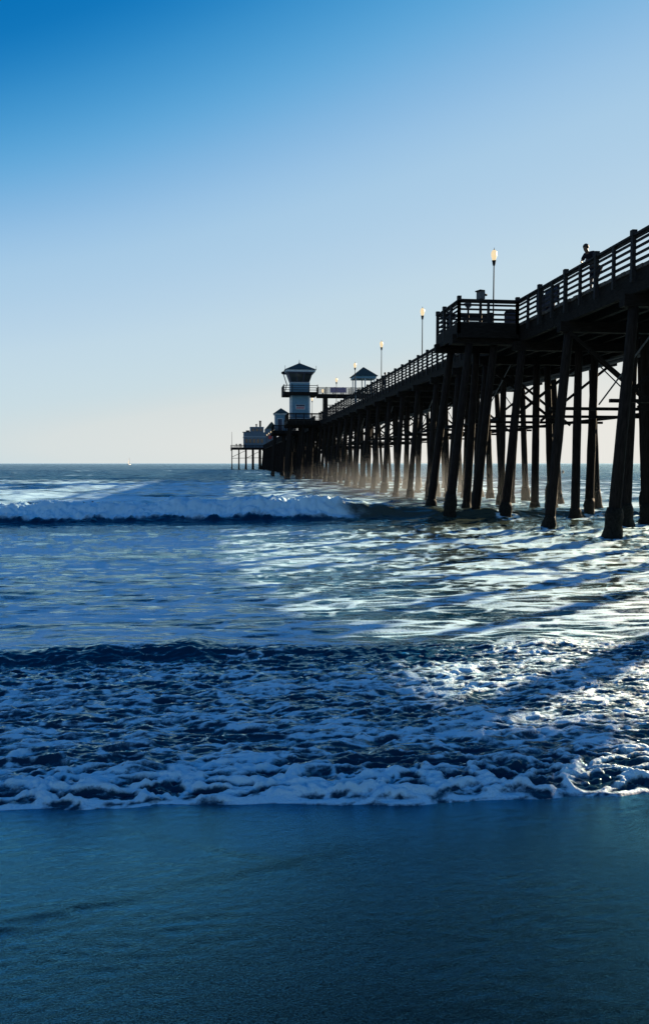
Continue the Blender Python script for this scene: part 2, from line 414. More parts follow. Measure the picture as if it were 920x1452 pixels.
# sea: one sheet from the swash edge to the horizon, finer towards the shore and in the breaker
def sea_sheet(rows, ncol):
    cols = np.linspace(-1, 1, ncol)
    Y = np.repeat(rows[:, None], ncol, 1)
    X = 0.12 * Y + cols[None, :] * (1.5 + 0.66 * Y)
    edge = 4.10 - 0.060 * np.clip(X - 0.2, -6, 6) + 0.07 * fbm(X / 1.1, X * 0 + 3.1, 3, 1) + 0.05 * np.abs(pn(X / 0.42, X * 0 + 8.2, 2)) - 0.02 * X * 0
    edge = edge - 0.05 * bell(X, 0.95, 0.5)
    S = Y - edge
    dep = np.interp(S, [-1, -0.08, 0, 0.02, 0.06, 0.16, 0.6, 1.5, 3, 4.5, 6, 10, 14, 20, 26], [-0.3, -0.05, -0.004, 0.006, 0.014, 0.027, 0.048, 0.07, 0.09, 0.10, 0.09, 0.10, 0.14, 0.38, 0.71])
    Z = np.where(Y < 30, z_sand(Y) + dep, 0.0)
    Z = np.where((Y > 29) & (Y < 31), 0.0, Z)
    inn = sst(0.0, 0.12, S)                 # nothing rough right at the edge
    swash = (1 - sst(4.0, 5.2, Y - 0.25 * fbm(X / 2.0, Y / 2.0, 2, 5) - 3.9 + 4.0 - 0.35)) * 1.0
    swash = 1 - sst(7.6, 8.6, Y)
    # --- foam lumps and chop in the swash
    wxx = X + 0.10 * fbm(X / 0.35, Y / 0.3, 2, 20); wyy = Y + 0.08 * fbm(X / 0.35 + 9, Y / 0.3, 2, 22)
    c1, c2 = worley(wxx / 0.36 + 0.25 * fbm(X / .2, Y / .15, 2, 200), wyy / 0.19 + 0.25 * fbm(X / .2 + 7, Y / .15, 2, 202), 204)
    d1, d2 = worley(wxx / 0.15, wyy / 0.085, 205)
    wall1 = 1 - sst(0.02, 0.34, c2 - c1); wall2 = 1 - sst(0.02, 0.40, d2 - d1)
    bil = 0.7 * np.abs(pn(wxx / 0.22, wyy / 0.13, 24)) + 0.5 * np.abs(pn(wxx / 0.10, wyy / 0.065, 25)) + 0.3 * np.abs(pn(wxx / 0.05, wyy / 0.035, 26))
    rdg = ridged(wxx / 0.60, wyy / 0.26, 3, 27)
    fine = ridged(wxx / 0.16, wyy / 0.08, 3, 28)
    front = 1 - sst(0.20, 0.85, S)
    sx_, sy_ = X + 0.22 * fbm(X / 0.6, Y / 0.35, 3, 210), Y + 0.10 * fbm(X / 0.6 + 5, Y / 0.35, 3, 212)
    strand = np.maximum(ridged(sx_ / 0.75, sy_ / 0.20, 3, 214, 0.6), 0.94 * ridged(sx_ / 0.34, sy_ / 0.11, 2, 218, 0.6))
    lump = inn * swash * (0.048 * (bil - 0.3) * (0.06 + 1.0 * front) + 0.026 * (wall1 - 0.4) * (0.2 + 1.0 * front) + 0.006 * (wall2 - 0.4)
                          + 0.058 * (rdg - 0.55) + 0.010 * (fine - 0.5) + 0.016 * (strand - 0.6))
    Z = Z + lump
    # --- small bore running up behind the foam
    yb = 7.95 + 0.45 * fbm(X / 2.6, X * 0 + 1.7, 3, 30)
    ab = 0.165 * np.clip(0.62 + 1.0 * fbm(X / 1.5, X * 0 + 7.7, 3, 31), 0.12, 1.4) * (1 - 0.35 * sst(2.0, 4.0, X))
    db = Y - yb
    bore = ab * np.where(db < 0, np.exp(-(db / 0.30)**2), np.exp(-(db / 1.1)**2))
    Z = Z + bore
    on_face = bell(db, -0.22, 0.40)
    # --- chop in the shallows between the bore and the breaker
    mid = sst(7.8, 9.5, Y) * (1 - sst(38, 46, Y))
    cx = X + 0.5 * fbm(X / 1.8, Y / 1.2, 2, 40)
    amp = np.interp(Y, [8, 14, 24, 34, 42], [0.050, 0.068, 0.08, 0.09, 0.10]) * (1 + 0.5 * sst(3, 8, X))
    chop = (ridged(cx / 2.3, Y / 0.62, 3, 41) - 0.5) + 0.6 * pn(cx / 3.6, Y / 1.3, 44)
    Z = Z + mid * amp * chop
    Z = Z + mid * (0.010 * pn(X / 0.45, Y / 0.16, 46) + 0.014 * (ridged(cx / 1.0, Y / 0.24, 2, 47) - 0.5))
    # --- the breaker
    yw = 38.2 + 1.0 * fbm(X / 9.0, X * 0 + 2.2, 2, 70)
    aw = np.interp(X, [-60, -12, -4, 0, 5, 8.5, 13, 20, 40], [0.55, 0.62, 0.76, 0.90, 0.98, 0.62, 0.32, 0.22, 0.2]) * (1 + 0.60 * fbm(X / 3.4, X * 0 + 4.4, 4, 71))
    dw = Y - yw
    crest = np.where(dw < 0, np.exp(-(np.abs(dw) / 0.85)**2.4), np.exp(-(dw / 3.4)**2))
    broken = 1 - sst(4.6, 7.4, X + 0.8 * fbm(X * 0 + Y / 0.7, X / 0.9, 2, 72))
    tumble = broken * np.exp(-((dw + 1.05 + 0.25 * fbm(X / 1.2, X * 0, 2, 73)) / 0.75)**4)
    wb = np.abs(pn(X / 0.55, Y / 0.5, 74)) + 0.5 * np.abs(pn(X / 0.24, Y / 0.22, 75)) + 0.3 * np.abs(pn(X / 0.11, Y / 0.1, 76))
    Z = Z + aw * crest + tumble * 0.26 * aw + np.maximum(broken * crest, tumble) * (0.22 * (wb - 0.45) + 0.16 * fbm(X / 1.6, Y / 1.2, 2, 77))
    Z = Z - 0.10 * bell(dw, -3.2, 1.2)
    lip = bell(dw, -0.25, 0.5) * aw
    Yd = Y - 0.45 * lip * (1 - broken * 0.5)
    # --- swell beyond
    far = sst(41, 52, Y)
    sw = far * (0.26 * np.sin((Y + 3.0 * fbm(X / 40, Y / 30, 2, 80)) / 3.6) * np.exp(-Y / 900) * (0.4 + 0.6 * sst(-.3, .4, fbm(X / 30, Y / 14, 2, 81)))
                + 0.30 * (ridged(X / 6.0, Y / 2.6, 3, 82) - 0.5) + 0.10 * pn(X / 2.0, Y / 1.1, 84)) * np.interp(Y, [40, 300, 800, 3000], [1, 1, 0.8, 0])
    Z = Z + sw

    # --- foam cover
    f1, f2 = worley(wxx / 0.17, wyy / 0.115, 90)
    g1, g2 = worley(cx / 0.75 + 0.3 * fbm(X / .6, Y / .4, 2, 91), Y / 0.34 + 0.3 * fbm(X / .6 + 4, Y / .4, 2, 92), 93)
    lace1 = 1 - sst(0.04, 0.42, f2 - f1)
    lace2 = 1 - sst(0.03, 0.40, g2 - g1)
    patch = fbm(X / 1.3, Y / 0.6, 4, 95)
    high = (lump) / 0.034
    web = np.maximum(wall1, 0.85 * wall2 * sst(-0.35, 0.25, fbm(X / .5, Y / .3, 2, 206)))
    lines = sst(0.58, 0.95, strand)
    cover = 0.06 + 0.46 * patch + 0.30 * fbm(X / 3.0, Y / 0.9, 3, 207)
    foam_back = cover - 0.02 + 0.66 * lines + 0.34 * web + 0.14 * high
    foam_frnt = cover + 0.06 + 0.62 * web + 0.34 * high + 0.22 * (fine - 0.5)
    foam_sw = np.clip(foam_frnt * front + foam_back * (1 - front), -0.3, 1.1)
    foam_sw = np.maximum(foam_sw, 1.0 * bell(S, 0.03, 0.032) * sst(-.35, .1, fbm(X / .5, X * 0 + 1, 2, 99)))
    streak = fbm(cx / 4.2 + 0.4 * fbm(X / 1.5, Y / 1.0, 2, 107), Y / 0.6, 5, 97)
    big = fbm(X / 6.0, Y / 3.0, 2, 98)
    foam_mid = np.clip(0.48 + 0.85 * streak + 0.40 * big + 0.55 * (lace2 - 0.4) + 0.10 * sst(1.5, 5, X) * sst(13, 9, Y) - 0.04 * sst(3, 7, X) * sst(12, 18, Y), 0, 1)
    foam_mid = foam_mid * (1 - 0.8 * bell(Y, 33.5, 2.2))
    foam = np.where(Y < 10, foam_sw * swash + foam_mid * (1 - swash), foam_mid * (1 - sst(33, 36, Y)))
    foam = foam - 0.6 * on_face * sst(3.4, 1.6, X) * sst(-0.5, 0.25, fbm(X / 0.7, Y / 0.3, 3, 100) + 0.15)
    foam = np.where(S < 0.0, np.maximum(foam, 0.4), foam)
    wfoam = np.maximum(0.88 * broken * sst(0.25, 0.6, crest + 0.25 * fbm(X / .8, Y / .6, 3, 101)) * (dw < 1.2), 0.85 * tumble * sst(-1.95, -1.2, dw + 0.30 * fbm(X / 0.5, Y / 0.9, 3, 102) + 0.35 * fbm(X / 2.2, X * 0 + 3, 2, 109)))
    crestfoam = bell(dw, 0.0, 0.35) * sst(14, 5, X) * sst(-.5, .3, fbm(X / 1.0, Y / .5, 3, 103))
    foam = np.maximum(foam, np.maximum(wfoam, 0.8 * crestfoam))
    behind = sst(38.8, 41, Y) * (1 - sst(95, 150, Y))
    foam_b = behind * np.clip(0.36 + 0.60 * fbm(X / 9.0, Y / 3.2, 3, 104) + 0.55 * fbm(X / 2.6, Y / 1.0, 3, 110) + 0.30 * (ridged(X / 5, Y / 1.6, 3, 105) - .5) + 0.25 * sst(8, -12, X - 0.06 * Y), 0, 1)
    foam = np.maximum(foam, foam_b)
    foam = np.maximum(foam, sst(120, 160, Y) * (1 - sst(300, 420, Y)) * np.clip(1.5 * fbm(X / 14, Y / 7, 3, 106) - 0.25, 0, 0.7))
    # water churned white round each pile foot
    for k_ in range(0, 12):
        yb_ = 26.2 + 5.3 * k_
        for xb_, dy_ in ((13.45, 0), (16.9, 0), (18.15, 0.95), (20.75, 0)):
            i0, i1 = np.searchsorted(rows, yb_ + dy_ - 3.2), np.searchsorted(rows, yb_ + dy_ + 1.4)
            if i1 - i0 < 2: continue
            xx, yy = X[i0:i1] - xb_, Y[i0:i1] - yb_ - dy_
            rr_ = np.hypot(xx, np.where(yy < 0, yy * 0.45, yy))
            foam[i0:i1] = np.maximum(foam[i0:i1], 1.0 * bell(rr_, 0.42, 0.26) * sst(-0.45, 0.2, fbm(X[i0:i1] / 0.35, Y[i0:i1] / 0.3, 2, 230)))
    olive = np.clip(0.15 * sst(9, 5, Y) + sst(2.5, 7, X + 0.8 * fbm(X / 3, Y / 2, 2, 108)) * sst(50, 36, Y) * sst(9, 13, Y), 0, 1)  # mixes the water's base colour towards olive, right-hand shallows most, swash a little
    rough = np.interp(np.log(Y), np.log([20, 60, 200, 800]), [0.0, 0.2, 0.7, 1.0])
    return X, Yd, Z, foam, olive, rough
inv = np.linspace(1/3.55, 1/46, 600)
near_rows = np.unique(np.round(np.concatenate([1/inv, np.linspace(33.5, 46, 140), np.linspace(7.2, 9.4, 50)]), 4))
far_rows = np.unique(np.round(np.concatenate([np.arange(46, 120, 0.3), np.arange(120, 300, 0.8), np.arange(300, 900, 4.0), np.geomspace(900, 26000, 60)]), 4))
A_ = sea_sheet(near_rows, 1080); B_ = sea_sheet(far_rows, 460)
sea_m = sea_mat()
def merge_grids(name, parts, m, names):
    me = bpy.data.meshes.new(name); off = 0; cos, qs = [], []; at_ = [[] for _ in names]
    for P in parts:
        nr, nc = P[0].shape
        cos.append(np.stack(P[:3], -1).astype(np.float32).reshape(-1))
        idx = np.arange(nr*nc, dtype=np.int32).reshape(nr, nc) + off; off += nr*nc
        qs.append(np.stack([idx[:-1,:-1], idx[:-1,1:], idx[1:,1:], idx[1:,:-1]], -1).reshape(-1))
        for i_ in range(len(names)): at_[i_].append(np.asarray(P[3+i_], np.float32).reshape(-1))
    co, q = np.concatenate(cos), np.concatenate(qs); nq = len(q)//4
    me.vertices.add(off); me.vertices.foreach_set('co', co)
    me.loops.add(len(q)); me.loops.foreach_set('vertex_index', q)
    me.polygons.add(nq); me.polygons.foreach_set('loop_start', np.arange(0, len(q), 4, dtype=np.int32))
    me.polygons.foreach_set('use_smooth', np.ones(nq, dtype=bool)); me.update(calc_edges=True)
    for k_, v_ in zip(names, at_):
        me.attributes.new(k_, 'FLOAT', 'POINT').data.foreach_set('value', np.concatenate(v_))
    me.materials.append(m); return me
sea = place('sea', merge_grids('sea', [A_, B_], sea_m, ['foam', 'olive', 'rough']))
tag(sea, 'blue sea with foaming surf and a low breaking wave', 'sea', kind='structure')

# ================================================================== THE PIER
XL, XR, ZD = 14.0, 21.3, 9.5            # left edge, right edge, deck top
Y0, Y1 = 1.0, 346.0
BENTS = [26.2 + 5.3 * k for k in range(-4, 61)]
NEAR = 215.0                            # farther pieces are joined
pier = empty('pier', (XL, Y0, 0))
tag(pier, 'long dark timber pier on tall leaning piles over the surf', 'pier')
PO = Vector((-XL, -Y0, 0))             # children are placed in world metres minus the pier's origin
def pw(x, y, z): return (x + PO.x, y + PO.y, z + PO.z)

prn = random.Random(3)
PILE_LEN = 10.6
def pile_mesh(i, r0=0.235, r1=0.18):
    b = MB(); b.smooth = True
    n = 14; prof = []
    for k in range(15):
        t = k / 14.0
        prof.append((r0 + (r1 - r0) * t + prn.uniform(-0.008, 0.008), -PILE_LEN + PILE_LEN * t))
    b.lathe(prof, n, wob=0.018, rnd=prn)
    return b.mesh('pile', 'pile')
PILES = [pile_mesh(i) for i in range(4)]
def collar_mesh(i):
    b = MB(); b.smooth = True
    hgt = prn.uniform(0.35, 1.25)
    prof = []
    for k in range(9):
        t = k / 8.0
        r = 0.275 + 0.13 * (1 - t)**0.7 * (0.7 + 0.3 * math.sin(t * 9 + i)) + (0.05 if 0.1 < t < 0.6 else 0)
        prof.append((r if k < 8 else 0.24, -0.8 + t * (hgt + 0.8)))
    b.lathe(prof, 14, wob=0.16, rnd=prn)
    return b.mesh('mussel_collar', 'mussel')
COLLARS = [collar_mesh(i) for i in range(8)]
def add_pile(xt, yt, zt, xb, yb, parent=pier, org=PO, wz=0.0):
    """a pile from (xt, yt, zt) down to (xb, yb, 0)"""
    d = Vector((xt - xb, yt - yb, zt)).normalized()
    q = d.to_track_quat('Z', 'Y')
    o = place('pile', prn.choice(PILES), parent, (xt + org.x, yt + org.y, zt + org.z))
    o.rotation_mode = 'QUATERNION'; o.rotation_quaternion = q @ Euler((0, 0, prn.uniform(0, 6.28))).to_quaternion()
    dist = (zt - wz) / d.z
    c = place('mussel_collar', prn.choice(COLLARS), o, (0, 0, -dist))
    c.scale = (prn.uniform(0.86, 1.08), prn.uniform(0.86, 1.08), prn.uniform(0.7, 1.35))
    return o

CAPZ0, CAPZ1 = 8.2, 8.62
cap_me = MB().box(-0.19, 0.19, 0, 1, 0, 1)
def box_part(name, x0, x1, y0, y1, z0, z1, m, parent=pier, org=PO):
    b = MB().box(x0, x1, y0, y1, z0, z1)
    b.v = [(v[0] + org.x, v[1] + org.y, v[2] + org.z) for v in b.v]
    return b.obj(name, m, parent)

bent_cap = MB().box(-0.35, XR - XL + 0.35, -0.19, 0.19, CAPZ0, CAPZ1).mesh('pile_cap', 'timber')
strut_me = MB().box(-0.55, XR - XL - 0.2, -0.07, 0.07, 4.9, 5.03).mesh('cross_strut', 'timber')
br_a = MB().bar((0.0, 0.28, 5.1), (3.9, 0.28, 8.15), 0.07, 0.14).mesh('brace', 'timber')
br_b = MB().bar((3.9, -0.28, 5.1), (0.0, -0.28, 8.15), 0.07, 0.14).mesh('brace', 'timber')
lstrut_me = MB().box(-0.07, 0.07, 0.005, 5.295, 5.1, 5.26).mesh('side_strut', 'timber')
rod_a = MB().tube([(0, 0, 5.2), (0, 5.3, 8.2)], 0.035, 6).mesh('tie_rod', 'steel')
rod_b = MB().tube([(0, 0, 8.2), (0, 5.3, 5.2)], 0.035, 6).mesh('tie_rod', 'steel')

farB = MB()
for k, yb_ in enumerate(BENTS):
    jig = prn.uniform(-0.12, 0.12)
    wz = 0.0 if yb_ > 22 else float(z_sand(np.array(yb_)))
    rowp = [(14.1, 13.45, 0.0), (17.0, 16.9 + jig, 0.0), (18.3, 18.05 + jig, 0.93), (20.25, 20.75, 0.0)]
    if k % 2: rowp[2] = (18.0, 18.35, 0.98)
    if yb_ < 24: rowp = [rowp[0], rowp[1], rowp[3]]
    if yb_ < NEAR:
        for xt, xb, dy in rowp:
            add_pile(xt, yb_ + dy, (CAPZ0 if dy == 0 else CAPZ1) + 0.03, xb + prn.uniform(-.12, .12), yb_ + dy + prn.uniform(-.12, .12), wz=wz)
        place('pile_cap', bent_cap, pier, pw(XL, yb_, 0))
        if yb_ < 24: continue
        place('cross_strut', strut_me, pier, pw(XL, yb_ + 0.32, prn.uniform(-.08, .08)))
        if k % 2 == 0:
            place('brace', br_a, pier, pw(14.0, yb_, 0)); place('brace', br_b, pier, pw(17.4, yb_, 0))
        else:
            place('brace', br_b, pier, pw(14.0, yb_, 0)); place('brace', br_a, pier, pw(17.4, yb_, 0))
        if yb_ > 42: place('side_strut', lstrut_me, pier, pw(14.9, yb_, 0))
        place('side_strut', lstrut_me, pier, pw(20.6, yb_, 0))
        if k % 3 == 0: place('tie_rod', rod_a, pier, pw(20.7, yb_, 0))
        if k % 3 == 1: place('tie_rod', rod_b, pier, pw(15.5, yb_, 0))
    else:
        for xt, xb, dy in rowp:
            farB.tube([pw(xb, yb_, -1.5), pw(xb, yb_, 0.6), pw(xt, yb_, 8.3)], [0.42, 0.30, 0.22], 7)
        farB.box(*[pw(13.65, 0, 0)[0], pw(21.65, 0, 0)[0]], pw(0, yb_ - .19, 0)[1], pw(0, yb_ + .19, 0)[1], CAPZ0, CAPZ1)
        farB.box(pw(13.2, 0, 0)[0], pw(22, 0, 0)[0], pw(0, yb_ + .2, 0)[1], pw(0, yb_ + .4, 0)[1], 4.85, 5.08)
tag(farB.obj('far_trestle', 'pile', pier), kind='stuff')

# stringers: long beams along the pier, butted over the caps
for xs_ in (14.08, 15.1, 16.1, 17.1, 18.2, 19.2, 20.2, 21.2):
    yy = Y0
    while yy < Y1 - 1:
        ye = min(yy + 5.3 * 6, Y1)
        box_part('stringer', xs_ - 0.11, xs_ + 0.11, yy + 0.01, ye - 0.01, CAPZ1 + 0.002, 9.36, 'timber')
        yy = ye
# deck boards
dk = MB(); y = Y0
while y < Y1:
    dk.box(-0.10 + prn.uniform(-.03, .03), XR - XL + 0.1, y - Y0, y - Y0 + 0.287, 9.365, ZD + prn.uniform(-.006, .004)); y += 0.30
tag(dk.obj('deck_boards', 'deck', pier), kind='stuff')
# pipes slung under the deck
MB().tube([pw(20.0, Y0, 8.05), pw(20.0, 210, 8.05), pw(20.0, Y1, 8.05)], 0.13, 8).obj('water_pipe', 'steel', pier)
MB().tube([pw(19.6, Y0, 8.1), pw(19.6, Y1, 8.1)], 0.06, 6).obj('conduit', 'steel', pier)

# --- railings
post_me = MB().box(-0.07, 0.07, -0.07, 0.07, 8.95, 10.50).box(-0.09, 0.09, -0.09, 0.09, 10.50, 10.72).mesh('rail_post', 'rail')
post2_me = MB().box(-0.05, 0.05, -0.06, 0.06, 9.0, 10.50).mesh('rail_post', 'rail')
RAILZ = [(9.60, 9.70), (9.84, 9.93), (10.07, 10.16), (10.28, 10.37)]
def railing(a, b, parent=pier, org=PO, step=1.35, inward=(1, 0), seg=8.1, posts=True, joined=None, minor=True):
    """rails and posts from a to b (x, y)"""
    a, b = Vector((a[0], a[1], 0)), Vector((b[0], b[1], 0))
    L = (b - a).length; d = (b - a).normalized(); nin = Vector((inward[0], inward[1], 0)) * 0.085
    def rail(p, q, z0, z1, th, name, off):
        m_ = MB().bar(p + off + Vector((0, 0, (z0+z1)/2)) + org, q + off + Vector((0, 0, (z0+z1)/2)) + org, th, z1 - z0)
        if joined is None: m_.obj(name, 'rail', parent)
        else: joined.add(m_.v, m_.f)
    s = 0.0
    while s < L - 0.05:
        e = min(s + seg, L); p, q = a + d * (s + 0.004), a + d * (e - 0.004)
        for z0, z1 in RAILZ: rail(p, q, z0, z1, 0.045, 'rail', nin)
        rail(p, q, 10.42, 10.51, 0.05, 'rail', nin + Vector((inward[0], inward[1], 0)) * 0.004)
        rail(p, q, 10.512, 10.585, 0.22, 'handrail', nin * 0.9)
        s = e
    n = max(1, round(L / step))
    for i in range(n + 1):
        p = a + d * (L * i / n)
        maj = i % 2 == 0
        if not maj and not minor: continue
        if joined is None:
            place('rail_post', post_me if maj else post2_me, parent, p + org)
        else:
            w = .07
            joined.box(p.x+org.x-w, p.x+org.x+w, p.y+org.y-w, p.y+org.y+w, 8.95, 10.6)
XO = 13.80
BO = (10.9, 36.7, 40.6)                   # bump-out: outer x, y from, y to
TB = (8.9, 121.8, 128.6)                  # platform of the tower
KB = (8.6, 160.0, 166.5)                  # platform of the booth
railing((XO, Y0 + .2), (XO, BO[1]))
railing((XO, BO[2]), (XO, TB[1]))
railJ = MB()
railing((XO, TB[2]), (XO, KB[1]), joined=railJ)
railing((XO, KB[2]), (XO, 335.5), joined=railJ, step=2.0)
railing((XR + 0.2, Y0 + .2), (XR + 0.2, 121), joined=railJ, inward=(-1, 0))
railing((XR + 0.2, 129), (XR + 0.2, 335.5), joined=railJ, inward=(-1, 0), step=2.0)
tag(railJ.obj('far_railing', 'rail', pier), kind='stuff')

# --- platforms that jut out on the left side
def platform(x0, y0, y1, piles, rails=True, joined=None, x1=13.88, org=PO):
    dk_ = MB(); yy = y0
    while yy < y1 - 0.02:
        e = min(yy + 0.287, y1); dk_.box(x0 + org.x, x1 + org.x, yy + org.y, e + org.y, 9.365, ZD); yy += 0.30
    tag(dk_.obj('deck_boards', 'deck', pier), kind='stuff')
    for yy in (y0 + 0.15, (y0 + y1) / 2, y1 - 0.15):
        box_part('joist', x0 + 0.05, x1 - 0.02, yy - 0.1, yy + 0.1, 8.95, 9.36, 'timber')
    for yy in {round(p[3], 2) for p in piles}:
        box_part('pile_cap', x0 - 0.25, x1 - 0.05, yy - 0.17, yy + 0.17, 8.5, 8.945, 'timber')
    for xt, xb, yb, yt in piles: add_pile(xt, yt, 8.52, xb, yb)
    box_part('fascia', x0 - 0.06, x0 - 0.003, y0, y1, 8.75, 9.45, 'timber')
    box_part('fascia', x0, x1, y0 - 0.065, y0 - 0.005, 8.75, 9.45, 'timber')
platform(BO[0], BO[1], BO[2], [(11.55, 10.55, 36.9, 37.1), (12.9, 12.1, 37.6, 37.4), (11.5, 10.5, 40.4, 40.2), (12.9, 12.5, 40.4, 40.2)])
railing((XO, BO[1]), (BO[0], BO[1]), inward=(0, 1), step=1.45)
railing((BO[0], BO[1]), (BO[0], BO[2]), inward=(1, 0), step=1.3)
railing((BO[0], BO[2]), (XO, BO[2]), inward=(0, -1), step=1.45)
def pl(x0, y0, y1):
    r_ = []
    yy = y0 + 0.6
    while yy < y1:
        for xt in (x0 + 0.5, x0 + 2.4, x0 + 4.0): r_.append((xt, xt - 0.5, yy, yy))
        yy += 2.8
    return r_
platform(TB[0], TB[1], TB[2], pl(*TB))
platform(KB[0], KB[1], KB[2], pl(*KB))
rj2 = MB()
for P_ in (TB, KB):
    railing((XO, P_[1]), (P_[0], P_[1]), inward=(0, 1), joined=rj2); railing((P_[0], P_[1]), (P_[0], P_[2]), joined=rj2)
tag(rj2.obj('far_railing', 'rail', pier), kind='stuff')
# head of the pier, wider than the rest
HX0, HX1, HY0, HY1 = -0.2, 25.5, 336.0, 366.0
hd = MB()
hd.box(HX0 + PO.x, HX1 + PO.x, HY0 + PO.y, HY1 + PO.y, 9.33, 9.52)
tag(hd.obj('head_deck', 'deck', pier))
hs_ = MB()
hs_.box(HX0 + PO.x, HX1 + PO.x, HY0 + .1 + PO.y, HY0 + .4 + PO.y, 8.5, 9.327)
hs_.box(HX0 + .05 + PO.x, HX0 + .35 + PO.x, HY0 + .42 + PO.y, HY1 - .1 + PO.y, 8.5, 9.327)
hs_.obj('head_beam', 'timber', pier)
for yy in (336.6, 344, 352, 360):
    for i in range(8):
        add_pile(0.35 + 3.1 * i, yy, 9.3, 0.3 + 3.1 * i, yy)
MB().bar(pw(0.3, 336.6, 4.9), pw(12, 336.6, 5.1), 0.12, 0.2).obj('cross_strut', 'timber', pier)
MB().bar(pw(0.3, 336.9, 5.4), pw(6.4, 336.9, 8.3), 0.12, 0.2).obj('brace', 'timber', pier)
MB().bar(pw(6.6, 336.9, 5.0), pw(12.4, 336.9, 8.0), 0.12, 0.2).obj('brace', 'timber', pier)
hr = MB()
railing((HX0 + .1, HY0 + .1), (13.8, HY0 + .1), joined=hr, inward=(0, 1), step=1.5)
railing((HX0 + .1, HY0 + .1), (HX0 + .1, HY1 - .1), joined=hr, inward=(1, 0), step=2.0)
tag(hr.obj('far_railing', 'rail', pier), kind='stuff')

# ================================================================== LAMPS
def make_lamp():
    root = empty('pier_lamp', (0, 0, 0))
    b = MB(); b.smooth = True
    b.lathe([(0.16, 0), (0.16, 0.05), (0.10, 0.12), (0.075, 0.5), (0.06, 0.6), (0.052, 2.4), (0.045, 3.95)], 12).obj('pole', 'metal', root)
    b = MB(); b.smooth = True
    b.lathe([(0.045, 3.93), (0.09, 3.98), (0.13, 4.10), (0.13, 4.18), (0.17, 4.20), (0.17, 4.23), (0.1, 4.24)], 12).obj('collar', 'metal', root)
    b = MB(); b.smooth = True
    b.lathe([(0.11, 4.235), (0.16, 4.32), (0.215, 4.46), (0.235, 4.58), (0.215, 4.68), (0.15, 4.76), (0.07, 4.80), (0.01, 4.81)], 14).obj('globe', 'globe', root)
    b = MB(); b.smooth = True
    b.lathe([(0.05, 4.80), (0.05, 4.83), (0.02, 4.86), (0.012, 4.93), (0.002, 4.94)], 8).obj('finial', 'metal', root)
    return root
lamp0 = make_lamp()
LAMP_Y = [41.6 + 15.95 * k for k in range(18)]
LLAB = {0: 'lit globe lamp on a black pole behind the jutting fishing platform',
        1: 'lit globe lamp on a tall black pole, first beyond the jutting platform',
        2: 'lit globe lamp on a black pole, second beyond the jutting platform',
        3: 'lit globe lamp whose pole stands beside the open hip-roofed shelter',
        4: 'small lit globe lamp standing before the footbridge and its banner'}
for k, y in enumerate(LAMP_Y):
    o = lamp0 if k == 0 else copy_tree(lamp0)
    o.location = (14.28, y, ZD + 0.002); o.scale = (0.70, 0.70, 1)
    tag(o, LLAB.get(k, 'tiny lit globe lamp far out along the pier beyond the tower'), 'lamp', 'lamps along the pier')

# ================================================================== LIFEGUARD TOWER
def hip_roof(b, cx, cy, w, d, z0, z1, ridge=0.0):
    a = [(cx-w/2, cy-d/2, z0), (cx+w/2, cy-d/2, z0), (cx+w/2, cy+d/2, z0), (cx-w/2, cy+d/2, z0), (cx-ridge/2, cy, z1), (cx+ridge/2, cy, z1)]
    if ridge > 0: f = [(0,1,5,4),(1,2,5),(2,3,4,5),(3,0,4),(3,2,1,0)]
    else:
        a = a[:5]; f = [(0,1,4),(1,2,4),(2,3,4),(3,0,4),(3,2,1,0)]
    b.add(a, f); return b
def siding(name, x0, x1, y, z0, z1, parent, m, pitch=0.34):
    """lapped boards on a wall that faces -Y"""
    z = z0; i = 0
    me = MB().add
    while z < z1 - 0.05:
        e = min(z + pitch, z1)
        b = MB(); b.add([(x0, y - 0.05, z), (x1, y - 0.05, z), (x1, y - 0.015, e), (x0, y - 0.015, e), (x0, y, z), (x1, y, z), (x1, y, e), (x0, y, e)],
                        [(0,1,2,3),(7,6,5,4),(0,4,5,1),(3,2,6,7),(0,3,7,4),(1,5,6,2)])
        b.obj(name, m, parent); z = e

tw = empty('lifeguard_tower', (10.95, 125.0, ZD + .003))
tag(tw, 'tall blue lifeguard tower with flared dark cab and hip roof', 'tower')
W = 1.5
MB().box(-W, W, -W, W, 0, 5.9).obj('shaft', 'blue_siding', tw)
siding('siding_board', -W + 0.22, W - 0.22, -W - 0.004, 0.45, 3.85, tw, 'blue_siding', 0.42)
for sx in (-1, 1):
    MB().box(sx*W - .14 + (.08 if sx < 0 else -.08), sx*W + .14 + (.08 if sx < 0 else -.08), -W - .06, -W + .1, 0.45, 3.9).obj('corner_trim', 'white_trim', tw)
MB().box(-W - .1, W + .1, -W - .1, W + .1, 0.22, 0.42).obj('base_trim', 'white_trim', tw)
MB().box(-W - .2, W + .2, -W - .2, W + .2, 0.0, 0.2).obj('plinth', 'timber', tw)
sg = MB().box(-0.75, 0.75, -W - .12, -W - .065, 1.75, 2.55).obj('sign_board', 'white_trim', tw)
MB().box(-0.70, 0.70, -W - .135, -W - .123, 2.24, 2.50).obj('sign_heading', 'signdark', sg)
MB().box(-0.62, 0.62, -W - .135, -W - .123, 1.84, 2.18).obj('sign_panel', 'signred', sg)
